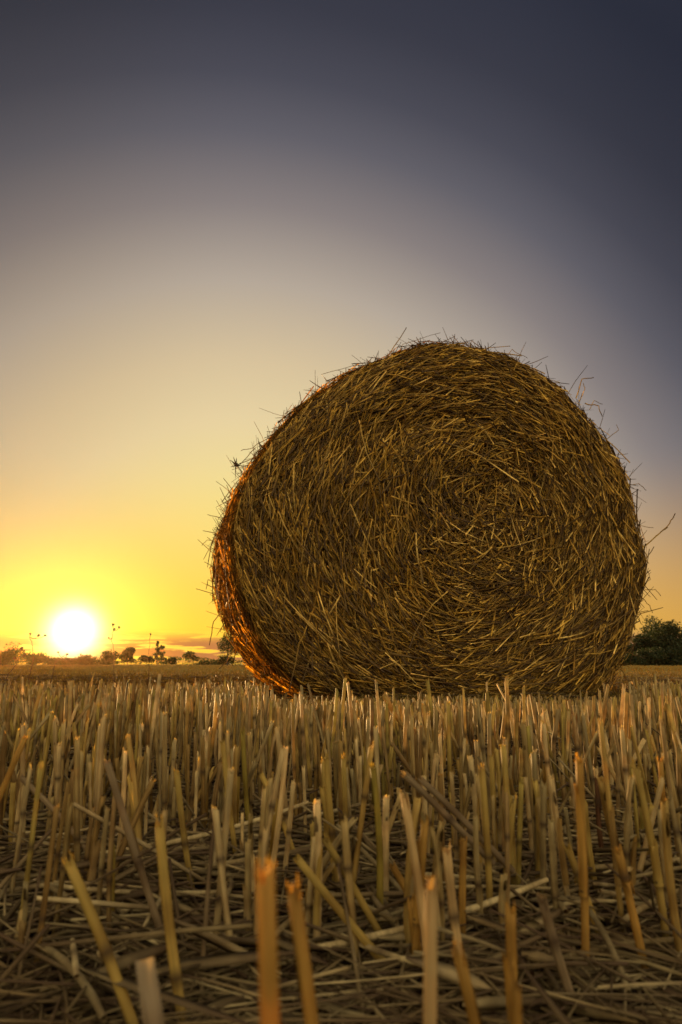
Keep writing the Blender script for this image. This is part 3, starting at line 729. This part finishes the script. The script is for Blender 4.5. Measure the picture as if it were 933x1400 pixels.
T = [
 ('bush', 4, 881, 26, 70, 'dark rounded bush at the left edge under the sunset', 'bush', 'bush', 2600),
 ('bush', 45, 893, 22, 78, 'low dark bush just left of the setting sun', 'bush', 'bush', 1800),
 ('bush', 84, 899, 24, 95, 'low bush directly beneath the setting sun', 'bush', 'bush', 1500),
 ('bush', 118, 896, 20, 92, 'low bush just right of the setting sun', 'bush', 'bush', 1500),
 ('bush', 146, 888, 20, 88, 'broad dark bush left of the round tree near the sun', 'bush', 'bush', 2000),
 ('tree', 174, 885, 14, 90, 'small round dense tree right of the setting sun', 'tree', 'round', 1900),
 ('tree', 200, 896, 11, 100, 'low tree left of the spiky tall one', 'tree', 'round', 1000),
 ('spire_tree', 215, 878, 12, 96, 'spiky narrow tree, tallest in the row between sun and bale', 'tree', 'spire', 1200),
 ('tree', 235, 899, 9, 100, 'smallest round tree, between the spiky tree and the forked one', 'tree', 'round', 1000),
 ('tree', 260, 892, 13, 95, 'round open tree standing alone left of the bale', 'tree', 'sparse', 1100),
 ('bush', 285, 903, 18, 105, 'flat low bush between the lone open tree and the bale', 'bush', 'bush', 900),
 ('tree', 311, 864, 17, 60, 'loose airy tree half hidden by the left side of the bale', 'tree', 'sparse', 1700),
 ('bush', 308, 896, 12, 85, 'small bush at the foot of the bale tree', 'bush', 'bush', 900),
 ('bush', 846, 878, 26, 62, 'low dark bush peeping out at the lower right of the bale', 'bush', 'bush', 5000),
 ('tree', 882, 858, 24, 60, 'dark tree next to the right flank of the bale', 'tree', 'bush', 9000),
 ('tree', 920, 845, 30, 58, 'tallest dark leafy tree at the right edge', 'tree', 'bush', 9000),
 ('tree', 901, 852, 24, 64, 'dark bushy tree in the gap between the two taller dark trees', 'tree', 'bush', 9000),
 ('bush', 885, 885, 30, 56, 'low dark undergrowth bush at the foot of the dark trees', 'bush', 'bush', 8000),
 ('bush', 925, 884, 30, 57, 'low dark undergrowth bush under the tallest tree at the right edge', 'bush', 'bush', 8000),
 ('tree', 965, 848, 30, 60, 'dark tree cut off by the right edge', 'tree', 'bush', 6000),
]
for nm, px, top, hw, dist, lab, cat, shp, lv in T:
    tree(nm, px, 910, top, hw, dist, lab, cat, shp, lv, M_leafR if px > 800 else M_leaf)
# far hedge: a continuous dark mass on the skyline
hb = MB()
nn = 9000; x = rng.uniform(-110, 110, nn); y = 150+rng.uniform(-2, 2, nn)
top = 1.3+.7*fnoise(x, y*0, .25, 41)+.35*fnoise(x, y*0, .9, 42); z = np.clip(top, .5, 3)*rng.random(nn)**.6
p = np.stack([x, y, z], -1); u = norm(rng.normal(size=(nn, 3))); v = norm(np.cross(u, rng.normal(size=(nn, 3)))); s_ = rng.uniform(.12, .3, nn)[:, None]
hb.add(np.stack([p-u*s_, p-v*s_*.6, p+u*s_, p+v*s_*.6], 1).reshape(-1, 3), np.arange(4*nn).reshape(-1, 4))
ho = hb.build('hedge_woods', M_leaf); tag(ho, 'low far-off line of scrub along the skyline', 'scrub', kind='stuff')

# ------------------------------------------------------------------ sky
W = bpy.data.worlds.new('World'); S.world = W; W.use_nodes = True
nt = W.node_tree; N_ = nt.nodes; L_ = nt.links; bg = N_['Background']
def math_(op, a, b=None, clamp=False):
    n = N_.new('ShaderNodeMath'); n.operation = op; n.use_clamp = clamp
    for i, v in enumerate((a, b)):
        if v is None: continue
        if isinstance(v, (int, float)): n.inputs[i].default_value = v
        else: L_.new(v, n.inputs[i])
    return n.outputs[0]
def ramp(fac, stops, srgb=True):
    n = N_.new('ShaderNodeValToRGB'); e = n.color_ramp.elements
    n.color_ramp.interpolation = 'LINEAR'
    while len(e) < len(stops): e.new(.5)
    for i, (p, c) in enumerate(stops):
        e[i].position = p
        lin = [((v/255+.055)/1.055)**2.4 if v/255 > .04045 else v/255/12.92 for v in c] if srgb else c
        e[i].color = (*lin, 1)
    L_.new(fac, n.inputs[0]); return n.outputs[0]
def smooth(x, a, b):
    n = N_.new('ShaderNodeMapRange'); n.interpolation_type = 'SMOOTHSTEP'
    n.inputs[1].default_value = a; n.inputs[2].default_value = b; L_.new(x, n.inputs[0]); return n.outputs[0]
def mixc(f, a, b, mode='MIX'):
    n = N_.new('ShaderNodeMixRGB'); n.blend_type = mode
    if isinstance(f, (int, float)): n.inputs[0].default_value = f
    else: L_.new(f, n.inputs[0])
    for i, v in ((1, a), (2, b)):
        if isinstance(v, tuple): n.inputs[i].default_value = (*v, 1)
        else: L_.new(v, n.inputs[i])
    return n.outputs[0]
tc = N_.new('ShaderNodeTexCoord'); nrmz = N_.new('ShaderNodeVectorMath'); nrmz.operation = 'NORMALIZE'; L_.new(tc.outputs['Generated'], nrmz.inputs[0])
D = nrmz.outputs[0]
sep = N_.new('ShaderNodeSeparateXYZ'); L_.new(D, sep.inputs[0])
dot = N_.new('ShaderNodeVectorMath'); dot.operation = 'DOT_PRODUCT'; L_.new(D, dot.inputs[0]); dot.inputs[1].default_value = SUN_DIR
sang = math_('MULTIPLY', math_('ARCCOSINE', math_('MINIMUM', dot.outputs['Value'], .999999)), 180/math.pi)   # degrees from the sun
elev = math_('MULTIPLY', math_('ARCSINE', sep.outputs['Z']), 180/math.pi)
s180 = math_('DIVIDE', sang, 180.)
def st(*a): return [(d/180, c) for d, c in a]
PD = Vector((math.sin(R(-8)), math.cos(R(-8)), 0))
dot2 = N_.new('ShaderNodeVectorMath'); dot2.operation = 'DOT_PRODUCT'; L_.new(D, dot2.inputs[0]); dot2.inputs[1].default_value = PD
mang = math_('MULTIPLY', math_('ARCCOSINE', math_('MINIMUM', dot2.outputs['Value'], .999999)), 180/math.pi)
hi = ramp(math_('DIVIDE', mang, 180.), st((6, (254, 236, 132)), (13, (250, 229, 145)), (20, (238, 216, 165)), (25, (222, 200, 160)), (31, (187, 173, 157)), (36.5, (141, 131, 129)), (41.3, (101, 98, 106)), (45, (76, 75, 86)), (49, (58, 58, 70)), (55, (44, 46, 60)), (75, (60, 62, 76)), (110, (222, 209, 186)), (180, (244, 230, 202))))
lo = ramp(s180, st((0, (255, 238, 60)), (5, (252, 226, 60)), (9, (250, 206, 56)), (14, (250, 204, 66)), (25, (240, 188, 74)), (38, (232, 176, 72)), (46, (226, 170, 74)), (60, (170, 130, 90)), (110, (225, 200, 172)), (180, (246, 218, 180))))
base = mixc(smooth(elev, 1.5, 17), lo, hi)
# nishita sky for the physical part of the light
sk = N_.new('ShaderNodeTexSky'); sk.sky_type = 'NISHITA'; sk.sun_disc = False
sk.sun_elevation = SUN_EL; sk.sun_rotation = SUN_AZ
nish = mixc(1., sk.outputs[0], (.1, .1, .1), 'MULTIPLY')
azd = math_('MULTIPLY', math_('ARCTAN2', sep.outputs['X'], sep.outputs['Y']), 180/math.pi)
wl = math_('MULTIPLY', math_('SUBTRACT', 1., smooth(azd, -32, -8)), smooth(elev, 3, 14))
base = mixc(1., base, mixc(wl, (1., 1., 1.), (.89, .85, .78)), 'MULTIPLY')
wr = math_('MULTIPLY', smooth(azd, 14, 34), smooth(elev, 12, 26))
base = mixc(1., base, mixc(wr, (1., 1., 1.), (.80, .79, .81)), 'MULTIPLY')
sky = mixc(.10, base, nish)
back = math_('ADD', math_('MULTIPLY', smooth(mang, 85, 115), 1.6), 1.)  # sky behind the camera brightened, an added fill for the shaded bale face
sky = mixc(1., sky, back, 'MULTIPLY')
# low streaks of cloud near the sun
az = math_('MULTIPLY', math_('ARCTAN2', sep.outputs['X'], sep.outputs['Y']), 180/math.pi)
cv = N_.new('ShaderNodeCombineXYZ'); L_.new(math_('MULTIPLY', az, .16), cv.inputs[0]); L_.new(math_('MULTIPLY', elev, 2.1), cv.inputs[1])
cn = N_.new('ShaderNodeTexNoise'); cn.inputs['Scale'].default_value = 1.; cn.inputs['Detail'].default_value = 5; cn.inputs['Roughness'].default_value = .55; L_.new(cv.outputs[0], cn.inputs['Vector'])
band = math_('MULTIPLY', smooth(elev, -.3, .5), math_('SUBTRACT', 1., smooth(elev, 1.5, 2.9)))
cm = math_('MULTIPLY', smooth(cn.outputs[0], .42, .50), band)
sky = mixc(math_('MULTIPLY', cm, .92), sky, ramp(s180, st((0, (250, 160, 40)), (4, (225, 125, 45)), (9, (172, 104, 66)), (20, (166, 112, 80)), (50, (180, 135, 95)))))
rim = math_('MULTIPLY', math_('MULTIPLY', smooth(cn.outputs[0], .38, .45), math_('SUBTRACT', 1., smooth(cn.outputs[0], .45, .50))), band)
sky = mixc(math_('MULTIPLY', math_('MULTIPLY', rim, math_('SUBTRACT', 1., smooth(sang, 6, 18))), .8), sky, (1.2, .75, .09))
# sun and its aureole
g1 = math_('MULTIPLY', math_('EXPONENT', math_('MULTIPLY', math_('POWER', math_('DIVIDE', sang, 1.55), 2.), -1.)), 3.2)
g2 = math_('MULTIPLY', math_('EXPONENT', math_('MULTIPLY', math_('DIVIDE', sang, 2.1), -1.)), 1.4)
sky = mixc(1., sky, mixc(1., (1., .9, .62), g1, 'MULTIPLY'), 'ADD')
sky = mixc(1., sky, mixc(1., (1., .75, .16), g2, 'MULTIPLY'), 'ADD')
# below the horizon: ground-coloured
sky = mixc(smooth(elev, -1.2, -.2), (.03, .022, .012), sky)
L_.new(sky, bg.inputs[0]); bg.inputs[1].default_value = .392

sl = bpy.data.lights.new('sun', 'SUN'); sl.energy = 5.0; sl.angle = R(.5); sl.color = (1, .60, .23)
so = bpy.data.objects.new('sun', sl); COL.objects.link(so)
LAMP_DIR = Vector((math.sin(R(-25.5)), math.cos(R(-25.5)), math.tan(R(3.0)))).normalized()
so.rotation_euler = (-LAMP_DIR).to_track_quat('-Z', 'Y').to_euler()

# ------------------------------------------------------------------ haze added for an orange glow near the sun
hz = bpy.data.materials.new('haze'); hz.use_nodes = True
hn = hz.node_tree.nodes; hn.remove(hn['Principled BSDF'])
pv = hn.new('ShaderNodeVolumePrincipled'); pv.inputs['Color'].default_value = (1, .50, .20, 1); pv.inputs['Density'].default_value = .00006; pv.inputs['Anisotropy'].default_value = .86
hz.node_tree.links.new(pv.outputs[0], hn['Material Output'].inputs['Volume'])
b = MB(); x0, x1, y0, y1, z0_, z1 = -160, 160, -40, 190, -1.5, 12
b.add([(x0, y0, z0_), (x1, y0, z0_), (x1, y1, z0_), (x0, y1, z0_), (x0, y0, z1), (x1, y0, z1), (x1, y1, z1), (x0, y1, z1)],
      [(0, 3, 2, 1), (4, 5, 6, 7), (0, 1, 5, 4), (1, 2, 6, 5), (2, 3, 7, 6), (3, 0, 4, 7)])
ho2 = b.build('haze', hz, smooth=False); tag(ho2, 'thin warm haze added over the field for a glow near the sun', 'haze', kind='stuff')

# ------------------------------------------------------------------ camera
cam = bpy.data.cameras.new('camera'); co_ = bpy.data.objects.new('camera', cam); COL.objects.link(co_)
co_.location = (0, 0, CAMH); co_.rotation_euler = (math.pi/2+PITCH, 0, 0)
cam.sensor_fit = 'VERTICAL'; cam.sensor_height = 36; cam.lens = 24*(FPX/933.3); cam.clip_start = .02; cam.clip_end = 5000
cam.dof.use_dof = True; cam.dof.focus_distance = 1.1; cam.dof.aperture_fstop = 15
S.camera = co_
S.view_settings.view_transform = 'Standard'; S.view_settings.look = 'None'; S.view_settings.exposure = 1.35; S.view_settings.gamma = 1
S.cycles.max_bounces = 6; S.cycles.diffuse_bounces = 3; S.cycles.transmission_bounces = 3
S.cycles.use_denoising = True
